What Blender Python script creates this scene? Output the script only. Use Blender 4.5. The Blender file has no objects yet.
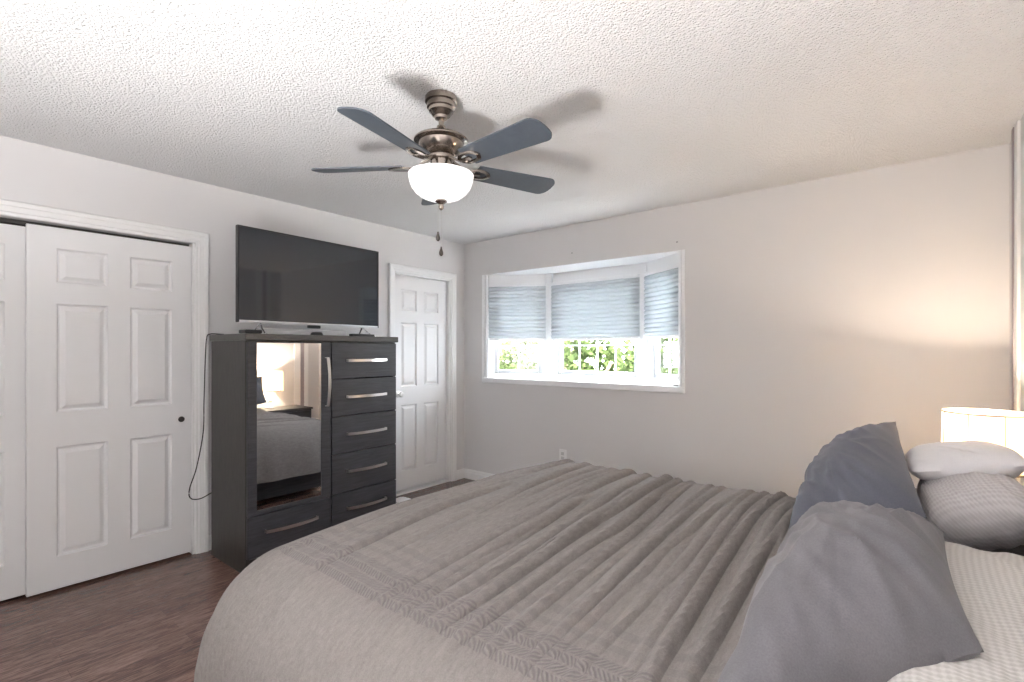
import bpy, bmesh, math, random
from mathutils import Vector, Matrix, noise

# ------------------------------------------------------------------ camera, sky, exposure
S = bpy.context.scene
COL = S.collection
YAW = math.atan(0.805)
cam_d = bpy.data.cameras.new('camera')
cam_d.sensor_width = 36.0
cam_d.lens = 17.58
cam_d.shift_y = 9.0 / 1024.0
cam_d.clip_start = 0.05
cam = bpy.data.objects.new('camera', cam_d)
cam.location = (3.669, -3.762, 1.334)
cam.rotation_euler = (math.pi / 2, 0, YAW)
COL.objects.link(cam)
S.camera = cam

S.view_settings.view_transform = 'Standard'
S.view_settings.look = 'None'
S.view_settings.gamma = 1.0
S.view_settings.use_curve_mapping = False
S.view_settings.exposure = 2.6
S.cycles.max_bounces = 14
S.cycles.diffuse_bounces = 8
S.cycles.glossy_bounces = 6
S.cycles.transmission_bounces = 8
S.cycles.transparent_max_bounces = 16
S.cycles.sample_clamp_indirect = 6.0
S.cycles.use_denoising = True

world = bpy.data.worlds.new('sky')
S.world = world
world.use_nodes = True
wn = world.node_tree.nodes
wn['Background'].inputs[0].default_value = (0.86, 0.93, 1.0, 1)
wn['Background'].inputs[1].default_value = 5.0

sun_d = bpy.data.lights.new('sun', 'SUN')
sun_d.energy = 42.0
sun_d.angle = 0.01
sun_d.color = (1.0, 0.96, 0.9)
sun = bpy.data.objects.new('sun', sun_d)
sun.rotation_euler = Vector((-0.30, 0.32, -0.90)).to_track_quat('-Z', 'Y').to_euler()   # high, from behind the house: lights the yard and the trees
COL.objects.link(sun)

RW, RD, RH = 4.066, 4.50, 2.44      # room: x 0..RW, y 0..-RD, z 0..RH


def portal(name, loc, rot, sx, sy):
    l = bpy.data.lights.new(name, 'AREA')
    l.shape = 'RECTANGLE'
    l.size, l.size_y = sx, sy
    l.cycles.is_portal = True
    o = bpy.data.objects.new(name, l)
    o.location = loc
    o.rotation_euler = rot
    COL.objects.link(o)


portal('window_daylight', (1.30, 0.01, 1.56), (-math.pi / 2, 0, 0), 2.0, 1.04)


# ------------------------------------------------------------------ materials
def mat(name, col, rough=0.5, metal=0.0, spec=0.5):
    m = bpy.data.materials.new(name)
    m.use_nodes = True
    b = m.node_tree.nodes['Principled BSDF']
    b.inputs['Base Color'].default_value = (*col, 1)
    b.inputs['Roughness'].default_value = rough
    b.inputs['Metallic'].default_value = metal
    b.inputs['Specular IOR Level'].default_value = spec
    return m


def N(m, t, **kw):
    n = m.node_tree.nodes.new(t)
    for k, v in kw.items():
        setattr(n, k, v)
    return n


def L(m, a, b):
    m.node_tree.links.new(a, b)


def bsdf(m):
    return m.node_tree.nodes['Principled BSDF']


def math_node(m, op, a, b=None, c=None):
    n = N(m, 'ShaderNodeMath', operation=op)
    for i, v in enumerate((a, b, c)):
        if v is None:
            continue
        if isinstance(v, (int, float)):
            n.inputs[i].default_value = v
        else:
            L(m, v, n.inputs[i])
    return n.outputs[0]


def coords(m, scale=(1, 1, 1), rot=(0, 0, 0)):
    tc = N(m, 'ShaderNodeTexCoord')
    mp = N(m, 'ShaderNodeMapping')
    mp.inputs['Scale'].default_value = scale
    mp.inputs['Rotation'].default_value = rot
    L(m, tc.outputs['Object'], mp.inputs['Vector'])
    return mp.outputs[0]


def noise_tex(m, vec, scale, detail=4, rough=0.55, dist=0.0):
    n = N(m, 'ShaderNodeTexNoise')
    n.inputs['Scale'].default_value = scale
    n.inputs['Detail'].default_value = detail
    n.inputs['Roughness'].default_value = rough
    n.inputs['Distortion'].default_value = dist
    L(m, vec, n.inputs['Vector'])
    return n.outputs['Fac']


def ramp(m, fac, stops):
    r = N(m, 'ShaderNodeValToRGB')
    e = r.color_ramp.elements
    while len(e) < len(stops):
        e.new(0.5)
    for i, (p, c) in enumerate(stops):
        e[i].position = p
        e[i].color = (*c, 1)
    L(m, fac, r.inputs[0])
    return r.outputs[0]


def bump(m, h, strength=0.3, dist=0.01):
    b = N(m, 'ShaderNodeBump')
    b.inputs['Strength'].default_value = strength
    b.inputs['Distance'].default_value = dist
    L(m, h, b.inputs['Height'])
    L(m, b.outputs[0], bsdf(m).inputs['Normal'])


def wall_paint(name, col):
    m = mat(name, col, 0.75, spec=0.25)
    bump(m, noise_tex(m, coords(m), 220, 2), 0.08, 0.002)
    return m


M = {}
M['wall'] = wall_paint('light grey wall paint', (0.67, 0.66, 0.662))
M['white'] = mat('white semi gloss paint', (0.78, 0.78, 0.785), 0.38)
M['trim'] = mat('white trim paint', (0.80, 0.80, 0.80), 0.35)
M['vinyl'] = mat('white vinyl', (0.85, 0.86, 0.87), 0.4)

# popcorn ceiling
m = mat('popcorn ceiling', (0.84, 0.835, 0.835), 0.95, spec=0.1)
v = N(m, 'ShaderNodeTexVoronoi')
v.inputs['Scale'].default_value = 105
L(m, coords(m), v.inputs['Vector'])
nz = noise_tex(m, coords(m), 85, 5, 0.65)
hh = math_node(m, 'SUBTRACT', nz, math_node(m, 'MULTIPLY', v.outputs['Distance'], 0.55))
bump(m, hh, 1.0, 0.018)
M['ceiling'] = m

# wood floor, planks along y
m = mat('reddish brown hardwood', (0.1, 0.05, 0.04), 0.17, spec=0.5)
br = N(m, 'ShaderNodeTexBrick')
br.offset = 0.37
br.inputs['Scale'].default_value = 1.0
br.inputs['Brick Width'].default_value = 1.1
br.inputs['Row Height'].default_value = 0.083
br.inputs['Mortar Size'].default_value = 0.0012
br.inputs['Color1'].default_value = (0.2, 0.2, 0.2, 1)
br.inputs['Color2'].default_value = (0.9, 0.9, 0.9, 1)
br.inputs['Mortar'].default_value = (0, 0, 0, 1)
L(m, coords(m, rot=(0, 0, math.pi / 2)), br.inputs['Vector'])
grain = noise_tex(m, coords(m, (16, 1.6, 1)), 5, 7, 0.68, 1.6)
mix = math_node(m, 'ADD', math_node(m, 'MULTIPLY', grain, 0.95), math_node(m, 'MULTIPLY', br.outputs['Color'], 0.16))
L(m, ramp(m, mix, [(0.3, (0.036, 0.019, 0.016)), (0.50, (0.108, 0.060, 0.049)), (0.74, (0.27, 0.165, 0.135))]),
  bsdf(m).inputs['Base Color'])
bump(m, br.outputs['Fac'], -0.25, 0.002)
M['floor'] = m


def dark_wood(name, scl, base=(0.030, 0.029, 0.030), hi=(0.085, 0.083, 0.084)):
    m = mat(name, base, 0.42, spec=0.45)
    g = noise_tex(m, coords(m, scl), 6, 6, 0.7, 0.6)
    L(m, ramp(m, g, [(0.3, base), (0.75, hi)]), bsdf(m).inputs['Base Color'])
    bump(m, g, 0.12, 0.003)
    return m


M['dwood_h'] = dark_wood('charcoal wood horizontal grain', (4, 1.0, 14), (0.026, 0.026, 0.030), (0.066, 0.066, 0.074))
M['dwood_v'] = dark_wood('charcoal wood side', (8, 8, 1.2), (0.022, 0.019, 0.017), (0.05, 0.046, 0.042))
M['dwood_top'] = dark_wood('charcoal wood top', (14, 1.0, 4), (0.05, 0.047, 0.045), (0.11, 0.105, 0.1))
M['mirror'] = mat('mirror silver', (0.93, 0.94, 0.95), 0.015, 1.0)
M['nickel'] = mat('satin nickel', (0.72, 0.70, 0.68), 0.28, 1.0)
M['bronze'] = mat('brushed warm nickel', (0.33, 0.285, 0.25), 0.25, 1.0)
M['chrome'] = mat('chrome', (0.8, 0.8, 0.82), 0.15, 1.0)
M['black'] = mat('black plastic', (0.012, 0.012, 0.013), 0.4)
M['silver'] = mat('silver plastic', (0.6, 0.6, 0.62), 0.3, 0.7)
M['screen'] = mat('black glossy screen', (0.012, 0.016, 0.023), 0.05, spec=1.0)
M['dark_line'] = mat('greyish purple strip paint', (0.33, 0.29, 0.31), 0.6)
M['void'] = mat('dark closet interior', (0.03, 0.028, 0.026), 0.9)
M['blade'] = dark_wood('fan blade with window reflection colour', (3, 3, 3), (0.055, 0.065, 0.080), (0.075, 0.088, 0.105))  # dark blades, window reflection put into the blue grey base colour
M['white_plastic'] = mat('white plastic', (0.8, 0.8, 0.8), 0.35)
M['cord'] = mat('black rubber cord', (0.01, 0.01, 0.01), 0.5)

# glass bowl of the fan lamp: lit from within
m = mat('frosted lit glass', (0.9, 0.9, 0.9), 0.5)
bsdf(m).inputs['Emission Color'].default_value = (1.0, 0.975, 0.95, 1)
bsdf(m).inputs['Emission Strength'].default_value = 0.13
M['bowl'] = m

# window glass
m = bpy.data.materials.new('clear window glass')
m.use_nodes = True
nt = m.node_tree
for n in list(nt.nodes):
    nt.nodes.remove(n)
o_ = N(m, 'ShaderNodeOutputMaterial')
mx = N(m, 'ShaderNodeMixShader')
mx.inputs[0].default_value = 0.06
tr = N(m, 'ShaderNodeBsdfTransparent')
gl = N(m, 'ShaderNodeBsdfGlossy')
gl.inputs['Roughness'].default_value = 0.02
L(m, tr.outputs[0], mx.inputs[1])
L(m, gl.outputs[0], mx.inputs[2])
L(m, mx.outputs[0], o_.inputs[0])
M['glass'] = m


def translucent(name, col, tcol, fac):
    m = bpy.data.materials.new(name)
    m.use_nodes = True
    for n in list(m.node_tree.nodes):
        m.node_tree.nodes.remove(n)
    o_ = N(m, 'ShaderNodeOutputMaterial')
    mx = N(m, 'ShaderNodeMixShader')
    mx.inputs[0].default_value = fac
    d_ = N(m, 'ShaderNodeBsdfDiffuse')
    d_.inputs[0].default_value = (*col, 1)
    t_ = N(m, 'ShaderNodeBsdfTranslucent')
    t_.inputs[0].default_value = (*tcol, 1)
    L(m, d_.outputs[0], mx.inputs[1])
    L(m, t_.outputs[0], mx.inputs[2])
    L(m, mx.outputs[0], o_.inputs[0])
    return m


M['blind'] = translucent('pleated shade fabric', (0.62, 0.65, 0.68), (0.55, 0.585, 0.6), 0.24)
M['shade'] = translucent('ivory lamp shade fabric', (0.85, 0.80, 0.72), (0.95, 0.86, 0.72), 0.5)
M['leaf'] = translucent('fresh green leaf', (0.026, 0.037, 0.014), (0.042, 0.058, 0.022), 0.45)
M['bark'] = mat('brown bark', (0.12, 0.08, 0.05), 0.9)
M['bounce_ground'] = mat('pale light bouncing ground', (0.68, 0.67, 0.65), 0.95)  # unseen paving, made pale to bounce sunlight up onto the ceiling
M['siding'] = mat('pale house siding', (0.72, 0.70, 0.68), 0.8)
M['roof'] = mat('red brown roof shingles', (0.32, 0.18, 0.14), 0.9)
M['window_dark'] = mat('dark house window', (0.06, 0.07, 0.08), 0.1)
m = mat('clear cut glass', (0.95, 0.97, 0.97), 0.03)
bsdf(m).inputs['Transmission Weight'].default_value = 0.9
M['crystal'] = m
M['bulb'] = mat('white bulb glass', (0.95, 0.9, 0.8), 0.4)
bsdf(M['bulb']).inputs['Emission Color'].default_value = (1, 0.78, 0.5, 1)
bsdf(M['bulb']).inputs['Emission Strength'].default_value = 8.0


def fabric(name, col, col2, scl=300, b=0.05):
    m = mat(name, col, 0.92, spec=0.12)
    bsdf(m).inputs['Sheen Weight'].default_value = 0.15
    f = noise_tex(m, coords(m), scl, 3, 0.6)
    big = noise_tex(m, coords(m), 6, 3, 0.6)
    L(m, ramp(m, math_node(m, 'ADD', math_node(m, 'MULTIPLY', f, 0.6), math_node(m, 'MULTIPLY', big, 0.4)),
              [(0.35, col), (0.65, col2)]), bsdf(m).inputs['Base Color'])
    bump(m, f, b, 0.002)
    return m


M['sham'] = fabric('slate grey cotton', (0.150, 0.145, 0.158), (0.20, 0.193, 0.206))
M['sham_blue'] = fabric('blue grey cotton', (0.105, 0.111, 0.138), (0.14, 0.147, 0.175))
M['sheet'] = fabric('grey sheet', (0.25, 0.24, 0.25), (0.3, 0.29, 0.3))
M['pillow_white'] = fabric('white cotton', (0.72, 0.71, 0.73), (0.78, 0.77, 0.78))


def knit(name, c1, c2):
    m = mat(name, c1, 0.9, spec=0.1)
    tc = N(m, 'ShaderNodeTexCoord')
    sp = N(m, 'ShaderNodeSeparateXYZ')
    L(m, tc.outputs['Object'], sp.inputs[0])
    k = 215.0
    xz = math_node(m, 'ADD', sp.outputs[0], sp.outputs[2])
    a = math_node(m, 'SINE', math_node(m, 'MULTIPLY', math_node(m, 'ADD', xz, sp.outputs[1]), k))
    b = math_node(m, 'SINE', math_node(m, 'MULTIPLY', math_node(m, 'SUBTRACT', xz, sp.outputs[1]), k))
    h = math_node(m, 'MULTIPLY', a, b)
    hh = math_node(m, 'MULTIPLY_ADD', h, 0.5, 0.5)
    L(m, ramp(m, hh, [(0.25, c1), (0.7, c2)]), bsdf(m).inputs['Base Color'])
    bump(m, hh, 0.55, 0.004)
    return m


M['knit_white'] = knit('white quilted knit warm lit copy', (0.58, 0.555, 0.53), (0.68, 0.655, 0.63))  # white knit of the near pillow, warm light put into its colour
M['knit_grey_lit'] = knit('white quilted knit grey lit copy', (0.52, 0.495, 0.50), (0.60, 0.575, 0.58))  # same white knit on the far pillow, grey light put into its colour

# duvet: taupe cloth with two herringbone pleated bands along the near side
m = mat('taupe grey duvet cloth', (0.3, 0.28, 0.28), 0.9, spec=0.1)
bsdf(m).inputs['Sheen Weight'].default_value = 0.04
tc = N(m, 'ShaderNodeTexCoord')
sp = N(m, 'ShaderNodeSeparateXYZ')
L(m, tc.outputs['UV'], sp.inputs[0])
U, V = sp.outputs[0], sp.outputs[1]           # cloth lengths in metres: U along the bed, V across it
B0, B1, ROW = 0.0, 0.144, 0.036               # band rows measured in V
row = math_node(m, 'FLOOR', math_node(m, 'DIVIDE', V, ROW))
sgn = math_node(m, 'MULTIPLY_ADD', math_node(m, 'MODULO', math_node(m, 'ADD', row, 40.0), 2.0), 2.0, -1.0)
fr = math_node(m, 'FRACT', math_node(m, 'DIVIDE', V, ROW))
ph = math_node(m, 'ADD', math_node(m, 'MULTIPLY', U, 560.0),
               math_node(m, 'MULTIPLY', math_node(m, 'MULTIPLY', fr, sgn), 15.0))
her = math_node(m, 'MULTIPLY_ADD', math_node(m, 'SINE', ph), 0.5, 0.5)
inb = math_node(m, 'MULTIPLY', math_node(m, 'GREATER_THAN', V, B0), math_node(m, 'LESS_THAN', V, B1))
gap = math_node(m, 'MULTIPLY', math_node(m, 'GREATER_THAN', fr, 0.10), math_node(m, 'LESS_THAN', fr, 0.90))
hband = math_node(m, 'MULTIPLY', math_node(m, 'MULTIPLY', her, inb), gap)
st1 = math_node(m, 'LESS_THAN', math_node(m, 'ABSOLUTE', math_node(m, 'SUBTRACT', V, 0.185)), 0.012)
st2 = math_node(m, 'LESS_THAN', math_node(m, 'ABSOLUTE', math_node(m, 'SUBTRACT', V, 0.245)), 0.016)
hband = math_node(m, 'ADD', hband, math_node(m, 'MULTIPLY', math_node(m, 'ADD', st1, st2), 0.35))
weave = noise_tex(m, coords(m), 320, 3, 0.6)
crink = noise_tex(m, coords(m, (30, 9, 20)), 3, 5, 0.65)
basec = ramp(m, math_node(m, 'ADD', math_node(m, 'MULTIPLY', weave, 0.5), math_node(m, 'MULTIPLY', crink, 0.5)),
             [(0.35, (0.195, 0.176, 0.168)), (0.68, (0.280, 0.256, 0.246))])
mixc = N(m, 'ShaderNodeMix', data_type='RGBA')
L(m, math_node(m, 'MULTIPLY', hband, 0.62), mixc.inputs[0])
L(m, basec, mixc.inputs[6])
mixc.inputs[7].default_value = (0.15, 0.135, 0.14, 1)
L(m, mixc.outputs[2], bsdf(m).inputs['Base Color'])
hsum = math_node(m, 'SUBTRACT', math_node(m, 'ADD', math_node(m, 'MULTIPLY', weave, 0.2),
                                          math_node(m, 'MULTIPLY', crink, 0.9)),
                 math_node(m, 'MULTIPLY', hband, 0.4))
bump(m, hsum, 0.5, 0.008)
M['duvet'] = m


# ------------------------------------------------------------------ mesh helpers
def box(bm, x0, x1, y0, y1, z0, z1, bev=0.0, seg=2):
    r = bmesh.ops.create_cube(bm, size=1.0)
    vs = r['verts']
    for q in vs:
        q.co = Vector(((x0 + x1) / 2 + q.co.x * (x1 - x0), (y0 + y1) / 2 + q.co.y * (y1 - y0),
                       (z0 + z1) / 2 + q.co.z * (z1 - z0)))
    if bev > 0:
        es = list({e for q in vs for e in q.link_edges})
        bmesh.ops.bevel(bm, geom=es, offset=bev, segments=seg, profile=0.5, affect='EDGES')
    return bm


def BX(*a, **k):
    return box(bmesh.new(), *a, **k)


def quadf(bm, pts):
    return bm.faces.new([bm.verts.new(p) for p in pts])


def prism(bm, poly, axis, a0, a1):
    """extrude a 2-D polygon along an axis (x, y or z) from a0 to a1"""
    def P(p, a):
        return {'x': (a, p[0], p[1]), 'y': (p[0], a, p[1]), 'z': (p[0], p[1], a)}[axis]
    A = [bm.verts.new(P(p, a0)) for p in poly]
    B = [bm.verts.new(P(p, a1)) for p in poly]
    n = len(poly)
    bm.faces.new(A)
    bm.faces.new(list(reversed(B)))
    for i in range(n):
        bm.faces.new([A[i], B[i], B[(i + 1) % n], A[(i + 1) % n]])
    return bm


def lathe(bm, prof, c=(0, 0, 0), seg=40, closed=False):
    rings = []
    for r, z in prof:
        if r < 1e-5:
            rings.append([bm.verts.new((c[0], c[1], c[2] + z))])
        else:
            rings.append([bm.verts.new((c[0] + r * math.cos(2 * math.pi * i / seg), c[1] + r * math.sin(2 * math.pi * i / seg),
                                        c[2] + z)) for i in range(seg)])
    pairs = list(zip(rings, rings[1:]))
    if closed:
        pairs.append((rings[-1], rings[0]))
    for a, b in pairs:
        for i in range(seg):
            j = (i + 1) % seg
            if len(a) == 1 and len(b) == 1:
                continue
            if len(a) == 1:
                bm.faces.new([a[0], b[i], b[j]])
            elif len(b) == 1:
                bm.faces.new([a[i], a[j], b[0]])
            else:
                bm.faces.new([a[i], a[j], b[j], b[i]])
    return bm


def sweep(bm, pts, section, up=(0, 0, 1), cap=True):
    """sweep a closed 2-D section along a polyline"""
    pts = [Vector(p) for p in pts]
    rings = []
    up = Vector(up)
    for i, p in enumerate(pts):
        t = (pts[min(i + 1, len(pts) - 1)] - pts[max(i - 1, 0)]).normalized()
        s = t.cross(up)
        if s.length < 1e-4:
            s = t.cross(Vector((1, 0, 0)))
        s.normalize()
        u = s.cross(t).normalized()
        rings.append([bm.verts.new(p + s * a + u * b) for a, b in section])
    n = len(section)
    for a, b in zip(rings, rings[1:]):
        for i in range(n):
            bm.faces.new([a[i], a[(i + 1) % n], b[(i + 1) % n], b[i]])
    if cap:
        bm.faces.new(list(reversed(rings[0])))
        bm.faces.new(rings[-1])
    return bm


def circ(r, n=10, ry=None):
    ry = r if ry is None else ry
    return [(r * math.cos(2 * math.pi * i / n), ry * math.sin(2 * math.pi * i / n)) for i in range(n)]


def smooth_path(pts, n=8):
    P = [Vector(p) for p in pts]
    P = [2 * P[0] - P[1]] + P + [2 * P[-1] - P[-2]]
    out = []
    for i in range(1, len(P) - 2):
        for k in range(n):
            t = k / n
            a, b, c, d = P[i - 1], P[i], P[i + 1], P[i + 2]
            out.append(0.5 * ((2 * b) + (c - a) * t + (2 * a - 5 * b + 4 * c - d) * t * t + (3 * b - a - 3 * c + d) * t ** 3))
    out.append(P[-2])
    return out


def obj(name, bm, material, parent=None, smooth=False, loc=None, rot=None):
    bmesh.ops.recalc_face_normals(bm, faces=bm.faces[:])
    me = bpy.data.meshes.new(name)
    bm.to_mesh(me)
    bm.free()
    me.materials.append(M[material] if isinstance(material, str) else material)
    if smooth:
        me.polygons.foreach_set('use_smooth', [True] * len(me.polygons))
        me.update()
        try:
            me.set_sharp_from_angle(angle=math.radians(42))
        except Exception:
            pass
    o = bpy.data.objects.new(name, me)
    COL.objects.link(o)
    if loc is not None:
        o.location = loc
    if rot is not None:
        o.rotation_euler = rot
    if parent is not None:
        o.parent = parent
    return o


def tag(o, label, cat, group=None):
    o['label'] = label
    o['category'] = cat
    if group:
        o['group'] = group
    return o


def thing(name, label, cat, loc=(0, 0, 0), rotz=0.0, group=None):
    o = bpy.data.objects.new(name, None)
    o.empty_display_size = 0.1
    COL.objects.link(o)
    o.location = loc
    o.rotation_euler = (0, 0, rotz)
    return tag(o, label, cat, group)


def struct(name, bm, material, parent=None, label=None, cat=None, smooth=False):
    o = obj(name, bm, material, parent, smooth)
    if parent is None:
        o['kind'] = 'structure'
        o['label'] = label
        o['category'] = cat
    return o


def sroot(name, label, cat, loc=(0, 0, 0)):
    o = thing(name, label, cat, loc)
    o['kind'] = 'structure'
    return o


# ------------------------------------------------------------------ room shell
T = 0.12
struct('floor', BX(-0.9, RW + T, -RD - T, 0, -0.1, 0.0), 'floor', label='reddish brown hardwood plank floor', cat='floor')
struct('ceiling', BX(-T, RW + T, -RD - T, T, RH, RH + 0.1), 'ceiling', label='white popcorn textured ceiling', cat='ceiling')


def wall_with_holes(axis, w0, w1, t0, t1, holes, z1=RH):
    """wall slab between t0 and t1 (thickness), w0..w1 wide, with rectangular holes (a,b,za,zb)"""
    bm = bmesh.new()
    ws = sorted({w0, w1, *[h[0] for h in holes], *[h[1] for h in holes]})
    zs = sorted({0.0, z1, *[h[2] for h in holes], *[h[3] for h in holes]})

    def solid(i, j):
        if not (0 <= i < len(ws) - 1 and 0 <= j < len(zs) - 1):
            return False
        cw, cz = (ws[i] + ws[i + 1]) / 2, (zs[j] + zs[j + 1]) / 2
        return not any(h[0] < cw < h[1] and h[2] < cz < h[3] for h in holes)

    def P(w, t, z):
        return (w, t, z) if axis == 'x' else (t, w, z)
    for i in range(len(ws) - 1):
        for j in range(len(zs) - 1):
            if not solid(i, j):
                continue
            a, b, c, d = ws[i], ws[i + 1], zs[j], zs[j + 1]
            for t in (t0, t1):
                quadf(bm, [P(a, t, c), P(b, t, c), P(b, t, d), P(a, t, d)])
            if not solid(i - 1, j):
                quadf(bm, [P(a, t0, c), P(a, t1, c), P(a, t1, d), P(a, t0, d)])
            if not solid(i + 1, j):
                quadf(bm, [P(b, t0, c), P(b, t1, c), P(b, t1, d), P(b, t0, d)])
            if not solid(i, j - 1):
                quadf(bm, [P(a, t0, c), P(b, t0, c), P(b, t1, c), P(a, t1, c)])
            if not solid(i, j + 1):
                quadf(bm, [P(a, t0, d), P(b, t0, d), P(b, t1, d), P(a, t1, d)])
    bmesh.ops.remove_doubles(bm, verts=bm.verts[:], dist=1e-5)
    return bm


WX0, WX1, WZ0, WZ1 = 0.297, 2.300, 1.045, 2.09
CL0, CL1, CLH = -4.02, -2.515, 2.03          # closet opening
D30, D31, D3H = -0.905, -0.195, 2.045        # white door opening
struct('wall_far', wall_with_holes('x', 0, RW, 0.0, T, [(WX0, WX1, WZ0, WZ1)]), 'wall',
       label='light grey painted wall with the bay window', cat='wall')
struct('wall_left', wall_with_holes('y', -RD, 0, -T, 0.0, [(CL0, CL1, 0, CLH), (D30, D31, 0, D3H)]), 'wall',
       label='light grey wall behind the dresser with closet and white door', cat='wall')
struct('wall_right', BX(RW, RW + T, -RD, 0, 0, RH), 'wall', label='light grey wall behind the lamp at the bed head', cat='wall')
struct('wall_near', BX(0, RW, -RD - T, -RD, 0, RH), 'wall', label='light grey wall behind the camera', cat='wall')

# closet interior shell
bm = bmesh.new()
quadf(bm, [(-0.75, CL0 - 0.1, 0), (-0.75, CL1 + 0.1, 0), (-0.75, CL1 + 0.1, RH), (-0.75, CL0 - 0.1, RH)])
quadf(bm, [(-0.75, CL0 - 0.1, 0), (-T, CL0 - 0.1, 0), (-T, CL0 - 0.1, RH), (-0.75, CL0 - 0.1, RH)])
quadf(bm, [(-0.75, CL1 + 0.1, 0), (-T, CL1 + 0.1, 0), (-T, CL1 + 0.1, RH), (-0.75, CL1 + 0.1, RH)])
quadf(bm, [(-0.75, CL0 - 0.1, RH), (-T, CL0 - 0.1, RH), (-T, CL1 + 0.1, RH), (-0.75, CL1 + 0.1, RH)])
struct('wall_closet', bm, 'void', label='dark inside of the closet behind the sliding doors', cat='wall')


struct('wall_leak_block', BX(-0.16, -T - 0.0005, D30 - 0.06, D31 + 0.06, 0, 2.2), 'void', label='added unseen slab behind the closed white door, blocks light leaks', cat='wall')  # added unseen slab, keeps sky light from leaking round the door


def panel_door(y0, y1, z0, z1, x, th, rows, cols, rim=0.022):
    """six panel door leaf facing +x; rows/cols give the panel rectangles"""
    bm = bmesh.new()
    ys = sorted({y0, y1, *[c for p in cols for c in p]})
    zs = sorted({z0, z1, *[r for p in rows for r in p]})

    def inpanel(a, b, c, d):
        return any(p[0] <= a and b <= p[1] for p in cols) and any(r[0] <= c and d <= r[1] for r in rows)
    for a, b in zip(ys, ys[1:]):
        for c, d in zip(zs, zs[1:]):
            if not inpanel(a, b, c, d):
                quadf(bm, [(x, a, c), (x, b, c), (x, b, d), (x, a, d)])
                continue
            loops = []
            for ins, dep in ((0, 0), (0.008, -0.012), (0.016, -0.013), (0.016 + rim, -0.002), (0.020 + rim, -0.002)):
                loops.append([bm.verts.new((x + dep, yy, zz)) for yy, zz in
                              ((a + ins, c + ins), (b - ins, c + ins), (b - ins, d - ins), (a + ins, d - ins))])
            for p, q in zip(loops, loops[1:]):
                for i in range(4):
                    bm.faces.new([p[i], p[(i + 1) % 4], q[(i + 1) % 4], q[i]])
            bm.faces.new(loops[-1])
    xb = x - th
    quadf(bm, [(xb, y0, z0), (xb, y1, z0), (xb, y1, z1), (xb, y0, z1)])
    for (a, b) in (((y0, z0), (y1, z0)), ((y1, z0), (y1, z1)), ((y1, z1), (y0, z1)), ((y0, z1), (y0, z0))):
        quadf(bm, [(x, *a), (x, *b), (xb, *b), (xb, *a)])
    bmesh.ops.remove_doubles(bm, verts=bm.verts[:], dist=1e-5)
    return bm


ROWS = [(0.195, 0.80), (0.99, 1.59), (1.705, 1.895)]
d1 = struct('door_1', panel_door(-3.309, -2.530, 0.018, 2.008, -0.012, 0.035, ROWS, [(-3.19, -2.965), (-2.857, -2.64)]), 'white',
            label='white six panel sliding closet door in front, with finger pull', cat='door')
fp = lathe(bmesh.new(), [(0.0, 0.001), (0.012, 0.001), (0.015, 0.004), (0.018, 0.004), (0.018, 0.0)], seg=24)
obj('finger_pull', fp, mat('dark bronze', (0.07, 0.06, 0.055), 0.4, 0.6), d1, True, loc=(-0.012, -2.588, 0.888), rot=(0, math.pi / 2, 0))
struct('door_2', panel_door(-4.0, -3.275, 0.018, 1.998, -0.062, 0.035, ROWS, [(-3.88, -3.68), (-3.60, -3.385)]), 'white',
       label='white sliding closet door at the left edge, behind the other', cat='door')


def casing_bm(y0, y1, zt, w, sides=True):
    """moulded casing round an opening on the left wall (facing +x)"""
    bm = bmesh.new()
    prof = [(0, 0), (0, 0.010), (0.004, 0.013), (0.018, 0.013), (0.022, 0.018), (w * 0.62, 0.020), (w * 0.68, 0.024), (w - 0.006, 0.024), (w, 0.018), (w, 0)]

    def ring(fn):
        return [bm.verts.new(fn(o, h)) for o, h in prof]
    A = ring(lambda o, h: (h, y0 - o, 0.0))
    B = ring(lambda o, h: (h, y0 - o, zt + o))
    C_ = ring(lambda o, h: (h, y1 + o, zt + o))
    D = ring(lambda o, h: (h, y1 + o, 0.0))
    n = len(prof)
    for P, Q in ((A, B), (B, C_), (C_, D)):
        for i in range(n):
            bm.faces.new([P[i], P[(i + 1) % n], Q[(i + 1) % n], Q[i]])
    bm.faces.new(A)
    bm.faces.new(D)
    return bm


t = struct('trim_1', casing_bm(CL0, CL1, CLH, 0.078), 'trim', label='white moulded casing around the sliding closet doors', cat='door casing')
bm = bmesh.new()
box(bm, -0.11, -0.001, CL1 - 0.012, CL1 - 0.0005, 0, CLH - 0.0005)
box(bm, -0.11, -0.001, CL0 + 0.0005, CL0 + 0.012, 0, CLH - 0.0005)
obj('jamb', bm, 'trim', t)
obj('track', BX(-0.11, -0.060, CL0 + 0.013, CL1 - 0.013, CLH - 0.022, CLH - 0.001), mat('dark track', (0.05, 0.045, 0.04), 0.6), t)

t = struct('trim_2', casing_bm(D30, D31, D3H, 0.066), 'trim', label='white moulded casing around the white door by the corner', cat='door casing')
bm = bmesh.new()
box(bm, -0.115, -0.001, D31 - 0.014, D31 - 0.0005, 0, D3H - 0.0005)
box(bm, -0.115, -0.001, D30 + 0.0005, D30 + 0.014, 0, D3H - 0.0005)
box(bm, -0.115, -0.001, D30 + 0.015, D31 - 0.015, D3H - 0.014, D3H - 0.0005)
obj('jamb', bm, 'trim', t)
obj('threshold', BX(-0.115, -0.004, D30 + 0.015, D31 - 0.015, 0.0, 0.016, bev=0.003), 'trim', t)
d3 = struct('door_3', panel_door(D30 + 0.017, D31 - 0.017, 0.03, D3H - 0.018, -0.048, 0.035,
                                 [(0.20, 0.82), (0.99, 1.59), (1.70, 1.90)],
                                 [(D30 + 0.115, D30 + 0.305), (D30 + 0.395, D30 + 0.585)]), 'white',
            label='white six panel door beside the far corner', cat='door')
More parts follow.
